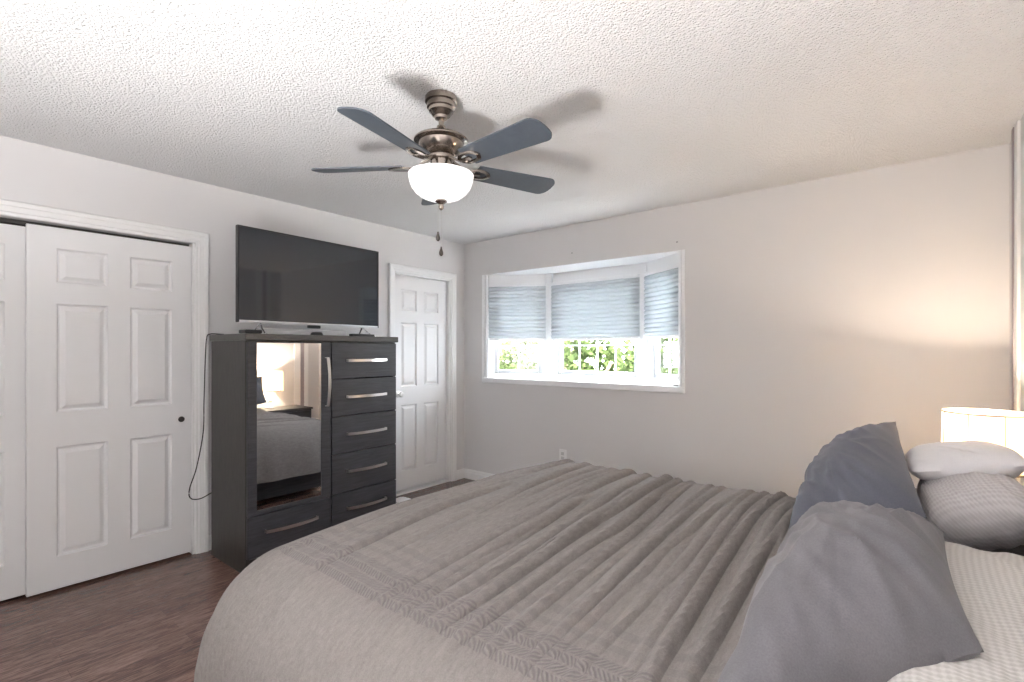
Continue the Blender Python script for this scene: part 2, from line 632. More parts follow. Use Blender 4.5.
kb = lathe(bmesh.new(), [(0, 0.06), (0.018, 0.058), (0.026, 0.048), (0.026, 0.038), (0.012, 0.028), (0.011, 0.008), (0.028, 0.006), (0.03, 0.0), (0, 0)], seg=28)
obj('door_knob', kb, 'nickel', d3, True, loc=(-0.048, D30 + 0.082, 0.925), rot=(0, math.pi / 2, 0))

# baseboards
BPROF = [(0, 0), (0.014, 0), (0.014, 0.062), (0.010, 0.072), (0.010, 0.082), (0.004, 0.098), (0, 0.098)]


def base_left(y0, y1):
    return prism(bmesh.new(), BPROF, 'y', y0, y1)


struct('baseboard_far', prism(bmesh.new(), [(-a, b) for a, b in BPROF], 'x', 0.015, RW - 0.015), 'trim', label='white baseboard along the window wall', cat='baseboard')
bm = base_left(CL1 + 0.08, D30 - 0.068)
prism(bm, BPROF, 'y', D31 + 0.068, -0.001)
struct('baseboard_left', bm, 'trim', label='white baseboard behind the dresser', cat='baseboard')
struct('baseboard_right', prism(bmesh.new(), [(RW - a, b) for a, b in BPROF], 'y', -RD + 0.001, -0.30), 'trim', label='white baseboard at the bed head wall', cat='baseboard')
struct('baseboard_near', prism(bmesh.new(), [(-RD + a, b) for a, b in BPROF], 'x', 0.015, RW - 0.015), 'trim', label='white baseboard on the near wall', cat='baseboard')

# full-height trim board beside the right-hand corner
t = struct('trim_3', BX(RW - 0.012, RW, -0.36, -0.16, 0, RH - 0.001, bev=0.003), 'trim',
           label='white full height trim board on the bed head wall near the corner', cat='trim')
obj('grey_strip', BX(RW - 0.017, RW - 0.0125, -0.275, -0.225, 0.0, RH - 0.002), 'dark_line', t)  # raised greyish purple strip along the board, no recess cut

# ------------------------------------------------------------------ bay window
BD = 0.32                        # bay depth
PX = [0.297, 0.853, 1.84, 2.300]
PY = [0.0, BD, BD, 0.0]
w1 = sroot('window_1', 'white bay window of three panes in the far wall', 'window')
# casing board around the opening
bm = bmesh.new()
box(bm, WX0 - 0.036, WX0, -0.014, 0.0, WZ0 - 0.04, WZ1 + 0.002, bev=0.003)
box(bm, WX1, WX1 + 0.02, -0.014, 0.0, WZ0 - 0.04, WZ1 + 0.002, bev=0.003)
box(bm, WX0 - 0.036, WX1 + 0.02, -0.003, 0.0, WZ1, WZ1 + 0.003, bev=0.001)
obj('window_casing', bm, 'vinyl', w1)
# sill and soffit slabs (trapezoid)
trap = [(PX[0], 0.001), (PX[0], 0.002), (PX[0] - 0.06, 0.12), (PX[1] - 0.06, BD + 0.12), (PX[2] + 0.06, BD + 0.12), (PX[3] + 0.06, 0.12), (PX[3], 0.002), (PX[3], 0.001)]
obj('window_sill', prism(bmesh.new(), trap, 'z', WZ0 - 0.03, WZ0 + 0.012), 'vinyl', w1)
bm = BX(WX0 - 0.03, WX1 + 0.015, -0.024, -0.0125, WZ0 - 0.036, WZ0 + 0.012, bev=0.004)
obj('sill_nosing', bm, 'vinyl', w1)
obj('window_head', prism(bmesh.new(), trap, 'z', WZ1 - 0.001, WZ1 + 0.04), 'vinyl', w1)
blinds_spec = []
DESC = ['left', 'middle', 'right']
for k in range(3):
    a = Vector((PX[k], PY[k], 0))
    b = Vector((PX[k + 1], PY[k + 1], 0))
    e = (b - a)
    Ln = e.length
    e.normalize()
    nrm = Vector((-e.y, e.x, 0))         # outward (away from the room)
    R = Matrix(((e.x, nrm.x, 0, a.x), (e.y, nrm.y, 0, a.y), (0, 0, 1, 0), (0, 0, 0, 1)))

    def tf(bm):
        bmesh.ops.transform(bm, matrix=R, verts=bm.verts[:])
        return bm
    m0 = 0.0 if k != 1 else 0.02
    z0, z1 = WZ0 + 0.012, WZ1
    # outer frame
    fw = 0.045
    l0, l1 = (0.03, 0.02) if k == 0 else ((0.02, 0.02) if k == 1 else (0.02, 0.03))
    bm = bmesh.new()
    box(bm, l0, l0 + fw, 0.02, 0.10, z0, z1 - 0.001)
    if k == 0:
        box(bm, 0.004, l0, -0.016, 0.10, z0, z1 - 0.001)
    if k == 2:
        box(bm, Ln - l1, Ln - 0.004, -0.016, 0.10, z0, z1 - 0.001)
    box(bm, Ln - l1 - fw, Ln - l1, 0.02, 0.10, z0, z1 - 0.001)
    box(bm, l0 + fw, Ln - l1 - fw, 0.02, 0.10, z0, z0 + 0.032)
    box(bm, l0 + fw, Ln - l1 - fw, 0.02, 0.10, z1 - 0.12, z1 - 0.001)
    f = obj('window_frame', tf(bm), 'vinyl', w1)
    # sash
    s0, s1 = l0 + fw + 0.004, Ln - l1 - fw - 0.004
    sz0, sz1 = z0 + 0.036, z1 - 0.125
    sw = 0.042
    bm = bmesh.new()
    box(bm, s0, s0 + sw, 0.055, 0.095, sz0, sz1, bev=0.004)
    box(bm, s1 - sw, s1, 0.055, 0.095, sz0, sz1, bev=0.004)
    box(bm, s0 + sw, s1 - sw, 0.055, 0.095, sz0, sz0 + sw, bev=0.004)
    box(bm, s0 + sw, s1 - sw, 0.055, 0.095, sz1 - sw, sz1, bev=0.004)
    obj('sash', tf(bm), mat('grey white sash', (0.48, 0.49, 0.50), 0.4), f)
    obj('pane', tf(BX(s0 + sw, s1 - sw, 0.074, 0.080, sz0 + sw, sz1 - sw)), 'glass', f)
    # muntin grid
    bm = bmesh.new()
    g0, g1 = s0 + sw, s1 - sw
    nb = 4 if k == 1 else 2
    for i in range(1, nb):
        gx = g0 + (g1 - g0) * i / nb
        box(bm, gx - 0.006, gx + 0.006, 0.070, 0.084, sz0 + sw, sz1 - sw)
    box(bm, g0, g1, 0.0705, 0.0835, 1.372, 1.384)
    obj('muntin', tf(bm), 'vinyl', f)
    if k < 2:
        pass
    # cellular shade hanging in front of the frame
    bz0, bz1 = 1.452, 1.968
    bw0, bw1 = ((0.036, Ln - 0.035) if k == 0 else (0.035, Ln - 0.034)) if k != 1 else (0.035, Ln - 0.035)
    t = thing('cellular_shade', {0: 'pale grey pleated shade, half lowered, in the narrow left angled pane of the bay window',
                                 1: 'pale grey pleated shade over the wide middle pane of the bay window',
                                 2: 'pale grey pleated shade in the right angled pane, nearest the bed head'}[k], 'window blind',
              group='pleated shades in the bay window')
    bm = bmesh.new()
    npl = 14
    pts, pb = [], []
    for i in range(npl):
        zt, hc = bz1 - (bz1 - bz0) * i / npl, (bz1 - bz0) / npl
        for f_, dpt in ((0.0, 0.003), (0.06, -0.005), (0.25, -0.013), (0.5, -0.016), (0.75, -0.013), (0.94, -0.004)):
            pts.append((dpt, zt - f_ * hc))
            pb.append((0.016 + 0.003 * f_, zt - f_ * hc))
    pts.append((0.003, bz0))
    pb.append((0.016, bz0))
    for lst in (pts, pb):
        A = [bm.verts.new((bw0, y, z)) for y, z in lst]
        B = [bm.verts.new((bw1, y, z)) for y, z in lst]
        for i in range(len(lst) - 1):
            bm.faces.new([A[i], B[i], B[i + 1], A[i + 1]])
    obj('pleated_fabric', tf(bm), 'blind', t)
    obj('head_rail', tf(BX(bw0, bw1, -0.016, 0.018, bz1, bz1 + 0.028, bev=0.003)), 'vinyl', t)
    obj('bottom_rail', tf(BX(bw0, bw1, -0.014, 0.016, bz0 - 0.022, bz0, bev=0.004)), 'vinyl', t)
# mullion posts at the bay corners
for i in (1, 2):
    bm = bmesh.new()
    prism(bm, [(PX[i] - 0.030, PY[i] - 0.006), (PX[i] + 0.030, PY[i] - 0.006), (PX[i] + 0.045, PY[i] + 0.10), (PX[i] - 0.045, PY[i] + 0.10)],
          'z', WZ0 + 0.012, WZ1 - 0.0015)
    obj('mullion', bm, 'vinyl', w1)
# two small parts at the window foot
t = tag(obj('window_crank', prism(bmesh.new(), [(2.225, -0.0), (2.265, -0.004), (2.27, 0.012), (2.232, 0.018)], 'z', WZ0 + 0.0121, WZ0 + 0.022),
            mat('grey metal latch', (0.25, 0.25, 0.25), 0.4, 0.5)), 'small dark grey crank on the right end of the window sill', 'crank')

# small fixings on the window wall, an outlet
for i, (px, pz, lab) in enumerate(((2.257, 2.158, 'small grey screw in the wall above the right corner of the bay window'),
                                   (1.319, 2.188, 'small grey screw in the wall above the middle of the bay window'))):
    tag(obj('wall_screw', lathe(bmesh.new(), [(0, 0.006), (0.004, 0.005), (0.006, 0.002), (0.006, 0)], seg=14),
            mat('grey screw', (0.3, 0.3, 0.3), 0.4, 0.6), smooth=True, loc=(px, 0, pz), rot=(math.pi / 2, 0, 0)), lab, 'screw')
t = thing('wall_outlet', 'white outlet plate low on the window wall behind the bed', 'outlet', (1.225, 0, 0.39))
obj('cover_plate', BX(-0.037, 0.037, -0.007, 0, -0.058, 0.058, bev=0.003), 'white_plastic', t)
for zz in (-0.02, 0.02):
    obj('socket', BX(-0.016, 0.016, -0.009, -0.0071, zz - 0.014, zz + 0.014, bev=0.0008), mat('socket grey', (0.55, 0.55, 0.55), 0.4), t)

# ------------------------------------------------------------------ outside
struct('ground', BX(-9, 12, 0.6, 22, -2.9, -2.8), 'bounce_ground', label='unseen yard below the window, made pale to bounce light', cat='yard')
t = thing('house', 'pale house with red brown roof seen through the left pane', 'house', (-5.6, 6.6, -2.8), math.radians(24))
obj('wall', BX(-2.6, 2.0, -1.5, 2.5, 0, 4.0), 'siding', t)
obj('roof', prism(bmesh.new(), [(-1.9, 3.95), (-1.9, 4.1), (0.5, 5.6), (2.9, 4.1), (2.9, 3.95)], 'x', -2.9, 2.3), 'roof', t)
for xx in (-1.4, 0.7):
    wf = obj('window', BX(xx - 0.5, xx + 0.5, -1.56, -1.501, 2.3, 3.4, bev=0.01), 'vinyl', t)
    obj('pane', BX(xx - 0.42, xx + 0.42, -1.575, -1.5605, 2.38, 3.32), 'window_dark', wf)


def tree(label, x, y, h, r, seed):
    rnd = random.Random(seed)
    t = thing('leafy_tree', label, 'tree', (x, y, -2.8), group='trees outside the bay window')
    bm = bmesh.new()
    sweep(bm, smooth_path([(0, 0, 0), (0.05, 0.02, h * 0.3), (-0.05, 0.03, h * 0.55), (0, 0, h * 0.85)], 4), circ(0.10, 10))
    for i in range(9):
        a = rnd.uniform(0, 6.28)
        zz = h * rnd.uniform(0.3, 0.7)
        sweep(bm, [(0, 0, zz), (r * .4 * math.cos(a), r * .4 * math.sin(a), zz + .35), (r * .8 * math.cos(a), r * .8 * math.sin(a), zz + .8)], circ(0.03, 6))
    obj('trunk', bm, 'bark', t)
    bm = bmesh.new()
    for i in range(4600):
        while True:
            p = Vector((rnd.uniform(-1, 1), rnd.uniform(-1, 1), rnd.uniform(-1, 1)))
            if p.length < 1 and noise.noise(p * 2.6 + Vector((seed, 0, 0))) > -0.12:
                break
        p = Vector((p.x * r, p.y * r, h * 0.62 + p.z * h * 0.40))
        s = rnd.uniform(0.06, 0.14)
        q = Matrix.Rotation(rnd.uniform(0, 6.28), 3, 'Z') @ Matrix.Rotation(rnd.uniform(-1.2, 1.2), 3, 'X')
        quadf(bm, [p + q @ Vector(c) for c in ((-s * .5, 0, 0), (0, -s * .2, s * .5), (s * .6, 0, 0.02), (0, s * .2, -s * .5))])
    obj('foliage', bm, 'leaf', t)


tree('bright green leafy tree seen through the left pane of the bay window', -2.5, 4.6, 4.72, 0.95, 1)
tree('bright green leafy tree seen at the left of the middle pane', -0.75, 3.7, 4.62, 0.80, 2)
tree('bright green leafy tree seen at the right of the middle pane', 0.75, 3.4, 4.58, 0.70, 3)
tree('bright green leafy tree seen at the right end of the bay window', 2.2, 3.0, 4.5, 0.72, 4)
tree('broadest leafy tree, farthest from the window behind the others', -0.4, 6.8, 4.95, 1.6, 5)

# ------------------------------------------------------------------ dresser
DX0, DX1, DY0, DY1 = 0.10, 0.60, -2.452, -1.364
dr = thing('dresser', 'tall charcoal wood dresser with mirrored door and drawers, under the television', 'dresser', (DX0, DY0, 0))
W_, Dp, H_ = DY1 - DY0, DX1 - DX0, 1.432


def lb(x0, x1, y0, y1, z0, z1, bev=0.0):
    return BX(x0, x1, y0, y1, z0, z1, bev=bev)


bm = bmesh.new()
box(bm, 0, Dp, 0, 0.02, 0, H_ - 0.041)
box(bm, 0, Dp, W_ - 0.02, W_, 0, H_ - 0.041)
box(bm, 0, 0.012, 0.02, W_ - 0.02, 0.02, H_ - 0.041)
box(bm, 0.012, Dp - 0.004, 0.02, W_ - 0.02, 0.0, 0.085)
box(bm, 0.012, Dp - 0.004, 0.02, W_ - 0.02, H_ - 0.06, H_ - 0.041)
box(bm, 0.012, Dp - 0.004, 0.535, 0.553, 0.085, H_ - 0.06)
obj('carcass', bm, 'dwood_v', dr)
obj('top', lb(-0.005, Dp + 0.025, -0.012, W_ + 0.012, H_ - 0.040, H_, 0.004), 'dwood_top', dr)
FX0, FX1 = Dp - 0.003, Dp + 0.018
# mirrored door: frame with mirror inset
yA, yB, zA, zB = 0.004, 0.541, 0.348, H_ - 0.048
mA, mB, mz0, mz1 = 0.057, 0.474, 0.375, zB - 0.006
bm = bmesh.new()
box(bm, FX0, FX1, yA, mA, zA, zB)
box(bm, FX0, FX1, mB, yB, zA, zB)
box(bm, FX0, FX1, mA, mB, zA, mz0)
box(bm, FX0, FX1, mA, mB, mz1, zB)
door = obj('door', bm, 'dwood_h', dr)
mo = obj('mirror', lb(FX0 + 0.004, FX1 - 0.004, mA + 0.0005, mB - 0.0005, mz0 + 0.0005, mz1 - 0.0005), 'mirror', door)
SEC = [(-0.003, -0.009), (0.003, -0.009), (0.003, 0.009), (-0.003, 0.009)]


def bow(y, z, length, vertical=False):
    n = 17
    pts = [(FX1 - 0.001, -length / 2)]
    for i in range(n):
        s = -1 + 2 * i / (n - 1)
        pts.append((FX1 + 0.022 + 0.022 * (1 - s * s), s * length / 2))
    pts.append((FX1 - 0.001, length / 2))
    if vertical:
        P = [(a, y, z + b) for a, b in pts]
        return sweep(bmesh.new(), P, SEC, up=(0, 1, 0))
    P = [(a, y + b, z) for a, b in pts]
    return sweep(bmesh.new(), P, SEC, up=(0, 0, 1))


obj('handle', bow(0.508, 1.123, 0.32, True), 'nickel', door)
# drawers
yC, yD = 0.550, W_ - 0.004
zs = [0.095, 0.357, 0.625, 0.881, 1.136, H_ - 0.048]
for i in range(5):
    a, b = zs[i] + 0.003, zs[i + 1] - 0.003
    dd = obj('drawer', lb(FX0, FX1, yC, yD, a, b, 0.002), 'dwood_h', dr)
    hz = (a + b) / 2 + (0.005 if i < 4 else 0.0)
    obj('handle', bow((yC + yD) / 2 + 0.005, [0.243, 0.50, 0.756, 1.012, 1.262][i], 0.318), 'nickel', dd)
dd = obj('drawer', lb(FX0, FX1, yA, yB, 0.098, 0.342, 0.002), 'dwood_h', dr)
obj('handle', bow((yA + yB) / 2, 0.241, 0.33), 'nickel', dd)

# ------------------------------------------------------------------ television
tv = thing('television', 'large flat screen television standing on the dresser', 'television', (0.385, -1.888, H_), math.radians(2.0))
HW, Z0, Z1 = 0.534, 0.075, 0.676
bm = bmesh.new()
box(bm, -0.012, 0.016, -HW, -HW + 0.009, Z0, Z1)
box(bm, -0.012, 0.016, HW - 0.009, HW, Z0, Z1)
box(bm, -0.012, 0.016, -HW + 0.009, HW - 0.009, Z1 - 0.009, Z1)
obj('bezel', bm, 'black', tv)
obj('lower_bezel', BX(-0.012, 0.017, -HW + 0.0092, HW - 0.0092, Z0, Z0 + 0.015, bev=0.002), 'silver', tv)
obj('screen', BX(0.0, 0.012, -HW + 0.0092, HW - 0.0092, Z0 + 0.0152, Z1 - 0.0092), 'screen', tv)
bm = BX(-0.022, -0.0122, -HW + 0.002, HW - 0.002, Z0 + 0.002, Z1 - 0.002, bev=0.004)
box(bm, -0.055, -0.0222, -HW + 0.15, HW - 0.15, Z0 + 0.03, Z0 + 0.36, bev=0.01)
obj('back_shell', bm, 'black', tv)
for s in (-1, 1):
    y = s * (HW - 0.145)
    bm = bmesh.new()
    sec = [(-0.005, -0.004), (0.005, -0.004), (0.005, 0.004), (-0.005, 0.004)]
    sweep(bm, [(0.0, y, Z0 + 0.001), (0.05, y - s * -0.012, 0.035), (0.10, y - s * -0.02, 0.005), (0.125, y - s * -0.022, 0.004)], sec)
    sweep(bm, [(0.0, y, Z0 + 0.001), (-0.045, y - s * -0.012, 0.035), (-0.09, y - s * -0.02, 0.005), (-0.11, y - s * -0.022, 0.004)], sec)
    obj('foot', bm, 'chrome', tv)
obj('sensor_module', BX(-0.01, 0.02, -0.06, 0.03, Z0 - 0.022, Z0 - 0.0005, bev=0.005), 'black', tv)

# things on the dresser under the screen
sb = thing('soundbar', 'slim white soundbar on the dresser under the television', 'soundbar', (0.30, -1.93, H_))
obj('body', BX(-0.045, 0.03, -0.33, 0.33, 0.0, 0.048, bev=0.008), 'white_plastic', sb)
obj('grille', BX(0.0305, 0.033, -0.32, 0.32, 0.008, 0.040, bev=0.001), mat('pale grey grille', (0.66, 0.66, 0.68), 0.6), sb)
bxo = thing('streaming_box', 'small black box on the dresser near its left front corner', 'media box', (0.50, -2.385, H_))
obj('case', BX(-0.05, 0.05, -0.045, 0.055, 0.003, 0.026, bev=0.006), 'black', bxo)
for sx in (-1, 1):
    for sy in (-1, 1):
        obj('foot', BX(sx * 0.035 - 0.006, sx * 0.035 + 0.006, sy * 0.035 - 0.001, sy * 0.035 + 0.011, 0, 0.0028), 'black', bxo)
rm = thing('remote_control', 'slim black remote control lying on the dresser under the screen', 'remote', (0.55, -1.62, H_), math.radians(4))
obj('body', BX(-0.020, 0.020, -0.10, 0.10, 0.0, 0.017, bev=0.005), 'black', rm)
bm = bmesh.new()
for i in range(6):
    for j in range(3):
        box(bm, -0.013 + j * 0.010, -0.007 + j * 0.010, -0.08 + i * 0.024, -0.07 + i * 0.024, 0.0171, 0.0185)
obj('buttons', bm, mat('grey rubber buttons', (0.12, 0.12, 0.12), 0.6), rm)
bk = thing('media_puck', 'small black puck on the dresser below the middle of the television', 'media box', (0.475, -1.93, H_))
obj('case', lathe(bmesh.new(), [(0, 0.024), (0.030, 0.024), (0.036, 0.020), (0.045, 0.0), (0, 0)], seg=28), 'black', bk, True)

# power cord falling from the dresser's back left corner
bm = sweep(bmesh.new(), smooth_path([(0.16, -2.45 + 0.05, H_ + 0.004), (0.12, -2.47, H_ + 0.004), (0.085, -2.476, 1.40), (0.075, -2.480, 1.25), (0.07, -2.485, 1.0), (0.07, -2.49, 0.80), (0.075, -2.53, 0.58),
                                    (0.08, -2.572, 0.45), (0.08, -2.565, 0.39), (0.08, -2.51, 0.375), (0.07, -2.43, 0.40)], 8), circ(0.0035, 8))
tag(obj('power_cord', bm, 'cord', smooth=True), 'thin black cord looping down beside the dresser in front of the closet casing', 'cord')

# white folded cloth on the floor past the bed
bm = bmesh.new()
G = []
for i in range(13):
    rowv = []
    for j in range(9):
        u, v_ = i / 12 - .5, j / 8 - .5
        rowv.append(bm.verts.new((u * 0.20, v_ * 0.12, 0.018 + 0.018 * (1 - (2 * v_) ** 4) * (1 - (2 * u) ** 6) + 0.006 * noise.noise(Vector((u * 7, v_ * 6, 1))))))
    G.append(rowv)
for i in range(12):
    for j in range(8):
        bm.faces.new([G[i][j], G[i + 1][j], G[i + 1][j + 1], G[i][j + 1]])
ext = bmesh.ops.extrude_face_region(bm, geom=bm.faces[:])
for q in [g for g in ext['geom'] if isinstance(g, bmesh.types.BMVert)]:
    q.co.z = 0.001
tag(obj('folded_cloth', bm, 'pillow_white', smooth=True, loc=(0.20, -0.95, 0)), 'folded white cloth on the floor between dresser and white door', 'cloth')

# ------------------------------------------------------------------ ceiling fan
FXY = (2.057, -2.253)
fan = thing('ceiling_fan', 'five blade ceiling fan with nickel motor and lit white glass bowl', 'ceiling fan', (FXY[0], FXY[1], RH))
obj('canopy', lathe(bmesh.new(), [(0, 0), (0.066, 0), (0.070, -0.006), (0.070, -0.026), (0.062, -0.030), (0.062, -0.050), (0.055, -0.054), (0.053, -0.066), (0.046, -0.070),
                                  (0.040, -0.082), (0.030, -0.086), (0.027, -0.097), (0.014, -0.100), (0, -0.100)]), 'bronze', fan, True)
obj('downrod', lathe(bmesh.new(), [(0, -0.1002), (0.0115, -0.1002), (0.0115, -0.128), (0, -0.128)], seg=20), 'bronze', fan, True)
obj('motor_housing', lathe(bmesh.new(), [(0, -0.1282), (0.018, -0.1282), (0.022, -0.142), (0.036, -0.158), (0.070, -0.170), (0.110, -0.184), (0.118, -0.192), (0.118, -0.197), (0.110, -0.202),
                                         (0.098, -0.205), (0.095, -0.220), (0.082, -0.240), (0.064, -0.256), (0.050, -0.262), (0, -0.262)]), 'bronze', fan, True)
obj('switch_housing', lathe(bmesh.new(), [(0, -0.2622), (0.058, -0.2622), (0.060, -0.270), (0.058, -0.278), (0.045, -0.280), (0.043, -0.335), (0.044, -0.352), (0, -0.352)]), 'bronze', fan, True)
Zbl = -0.302
# bowl: open on top with thickness
outer = [(0.026, -0.452), (0.058, -0.448), (0.088, -0.436), (0.112, -0.417), (0.128, -0.396), (0.137, -0.372), (0.141, -0.352), (0.142, -0.342)]
inner = [(r - 0.004, z + 0.002) for r, z in reversed(outer)]
obj('glass_bowl', lathe(bmesh.new(), outer + inner, seg=56, closed=True), 'bowl', fan, True)
obj('finial', lathe(bmesh.new(), [(0, -0.440), (0.024, -0.4525), (0.026, -0.458), (0.018, -0.464), (0.010, -0.470), (0.012, -0.478), (0.010, -0.488), (0.004, -0.494), (0, -0.496)], seg=24), 'bronze', fan, True)
for k in range(3):
    a = k * 2.0944 + 0.4
    bmb = lathe(bmesh.new(), [(0, -0.418), (0.018, -0.412), (0.024, -0.400), (0.021, -0.384), (0.013, -0.370), (0.012, -0.354), (0, -0.354)],
                c=(0.055 * math.cos(a), 0.055 * math.sin(a), 0), seg=16)
    obj('light_bulb', bmb, M['bowl'], fan, True)
obj('light_lid', lathe(bmesh.new(), [(0.0455, -0.346), (0.1365, -0.346), (0.1365, -0.3505), (0.0455, -0.3505)], seg=48, closed=True), 'bronze', fan, True)  # added lid, keeps the glowing bowl from overlighting the ceiling
# blade with rounded tip, pitched
BANG = [-75.5, -3.0, 69.0, 141.0, 213.0]
bl_me = None
for k, ang in enumerate(BANG):
    ra = math.radians(ang)
    rb = Matrix.Translation((0, 0, Zbl)) @ Matrix.Rotation(ra, 4, 'Z')
    pitch = Matrix.Rotation(math.radians(-13), 4, 'X')
    bm = bmesh.new()
    out = []
    r0, r1, wi, wo = 0.165, 0.580, 0.054, 0.070
    out += [(r0, -wi), (r0 + 0.012, -wi - 0.002)]
    for i in range(1, 9):
        s = i / 8
        out.append((r0 + (r1 - 0.045 - r0) * s, -(wi + (wo - wi) * s)))
    for i in range(1, 12):
        a = -math.pi / 2 + math.pi * i / 12
        out.append((r1 - 0.045 + 0.045 * math.cos(a), wo * (abs(math.sin(a)) ** 0.75) * (1 if math.sin(a) > 0 else -1)))
    for i in range(8, 0, -1):
        s = i / 8
        out.append((r0 + (r1 - 0.045 - r0) * s, wi + (wo - wi) * s))
    out += [(r0 + 0.012, wi + 0.002), (r0, wi)]
    prism(bm, out, 'z', -0.003, 0.003)
    bmesh.ops.transform(bm, matrix=rb @ pitch, verts=bm.verts[:])
    bld = obj('blade', bm, 'blade', fan)
    # blade iron: arm from the motor with a flared plate under the blade
    bm = bmesh.new()
    sweep(bm, [rb @ Vector(p) for p in smooth_path([(0.052, 0, 0.028), (0.085, 0, 0.012), (0.115, 0, -0.006), (0.150, 0, -0.010), (0.185, 0, -0.009)], 5)],
          [(-0.011, -0.004), (0.011, -0.004), (0.011, 0.004), (-0.011, 0.004)])
    for s in (-1, 1):
        sweep(bm, [rb @ pitch @ Vector(p) for p in smooth_path([(0.130, s * 0.008, -0.0085), (0.150, s * 0.026, -0.0085), (0.185, s * 0.030, -0.0075), (0.215, s * 0.022, -0.0075), (0.232, 0, -0.0075)], 5)],
              [(-0.008, -0.004), (0.008, -0.004), (0.008, 0.004), (-0.008, 0.004)])
    obj('blade_arm', bm, 'bronze', fan, True)
for dx, dy, zl, nm in ((0.004, 0.012, -0.60, 1), (-0.012, 0.0, -0.655, 2)):
    pass


def chain(dx, dy, z0, z1):
    bm = bmesh.new()
    z = z0
    while z > z1:
        bmesh.ops.create_icosphere(bm, subdivisions=1, radius=0.0019, matrix=Matrix.Translation((dx, dy, z)))
        z -= 0.0046
    sweep(bm, [(dx, dy, z0), (dx, dy, z1)], circ(0.0008, 6))
    c = obj('pull_chain', bm, 'nickel', fan)
    obj('chain_pendant', lathe(bmesh.new(), [(0, 0.002), (0.003, 0), (0.004, -0.008), (0.009, -0.024), (0.0085, -0.034), (0.004, -0.040), (0, -0.041)], c=(dx, dy, z1), seg=16),
        mat('dark wood pendant', (0.035, 0.025, 0.02), 0.4), c, True)


chain(-0.014 * math.cos(YAW), -0.014 * math.sin(YAW), -0.486, -0.590)
chain(0.0, 0.0, -0.494, -0.655)
# ------------------------------------------------------------------ added fill lamp behind the camera, stands in for bounced flash
ul = thing('fill_lamp', 'added low fill lamp, unseen behind the camera by the near wall', 'lamp', (2.75, -4.2, 0))
obj('base', lathe(bmesh.new(), [(0, 0), (0.14, 0), (0.14, 0.012), (0.12, 0.022), (0.02, 0.03), (0, 0.03)]), 'bronze', ul, True)
obj('pole', lathe(bmesh.new(), [(0, 0.0302), (0.013, 0.0302), (0.013, 0.74), (0, 0.74)], seg=20), 'bronze', ul, True)
obj('bowl_shade', lathe(bmesh.new(), [(0.014, 0.741), (0.07, 0.75), (0.13, 0.79), (0.165, 0.86), (0.16, 0.86), (0.125, 0.795), (0.065, 0.756), (0.014, 0.748)], closed=True), 'white', ul, True)
ld = bpy.data.lights.new('uplight', 'SPOT')
ld.energy = 68
ld.spot_size = math.radians(160)
ld.spot_blend = 0.6
ld.shadow_soft_size = 0.16
ld.color = (1.0, 0.98, 0.965)
lo = bpy.data.objects.new('uplight', ld)
lo.location = (0, 0, 0.90)
lo.rotation_euler = (math.pi, 0, 0)
lo.parent = ul
COL.objects.link(lo)

# ------------------------------------------------------------------ bed
BX0, BX1, BY0, BY1 = 1.88, 3.99, -3.06, -1.08
bed = thing('bed_frame', 'low charcoal wood bed frame under the taupe duvet', 'bed', ((BX0 + BX1) / 2, (BY0 + BY1) / 2, 0))
cx, cy = (BX0 + BX1) / 2, (BY0 + BY1) / 2


def bb(x0, x1, y0, y1, z0, z1, bev=0.004):
    return BX(x0 - cx, x1 - cx, y0 - cy, y1 - cy, z0, z1, bev=bev)


obj('footboard', bb(BX0, BX0 + 0.04, BY0, BY1, 0.06, 0.35), 'dwood_h', bed)
obj('side_rail', bb(BX0 + 0.0405, BX1, BY0, BY0 + 0.035, 0.10, 0.33), 'dwood_h', bed)
obj('side_rail', bb(BX0 + 0.0405, BX1, BY1 - 0.035, BY1, 0.10, 0.33), 'dwood_h', bed)
obj('headboard', bb(BX1 + 0.015, BX1 + 0.065, BY0, BY1, 0.0, 0.86), 'dwood_h', bed)
obj('slat_base', bb(BX0 + 0.0405, BX1, BY0 + 0.036, BY1 - 0.036, 0.26, 0.30), 'dwood_h', bed)
for a, b in ((BX0, BY0), (BX0, BY1 - 0.06), (BX1 - 0.06, BY0 + 0.036), (BX1 - 0.06, BY1 - 0.096)):
    obj('leg', bb(a + 0.001, a + 0.061, b + 0.0, b + 0.06, 0.0, 0.06 if a == BX0 else 0.26, bev=0.003), 'dwood_v', bed)
mt = thing('mattress', 'thick mattress in a grey sheet on the bed frame under the duvet', 'mattress', (cx, cy, 0.301))
obj('body', BX(BX0 + 0.06 - cx, BX1 - 0.005 - cx, BY0 + 0.05 - cy, BY1 - 0.05 - cy, 0, 0.275, bev=0.045, seg=4), 'sheet', mt, True)


# duvet
def ridged(x, y, sx, sy, seed):
    return noise.noise(Vector((x * sx + seed, y * sy, seed * 1.7)))


_r = random.Random(7)
RIDGES = []
for _k in range(58):
    _x0 = 1.98 + 1.50 * (_k + _r.uniform(-0.4, 0.4)) / 58
    _s1 = noise.noise(Vector((_x0 * 2.4, 3.0, 0.0)))
    _s2 = noise.noise(Vector((_x0 * 2.0, 7.0, 0.0)))
    RIDGES.append((_x0, -0.06 + 0.12 * _s1 + _r.uniform(-0.045, 0.045), 0.10 * _s2, _r.uniform(-2.75, -1.35), _r.uniform(0.45, 1.1),
                   (0.007 + 0.032 * _r.random() ** 1.4) * (0.92 - 0.25 * (_x0 - 1.98) / 1.5), _r.uniform(0.009, 0.016)))


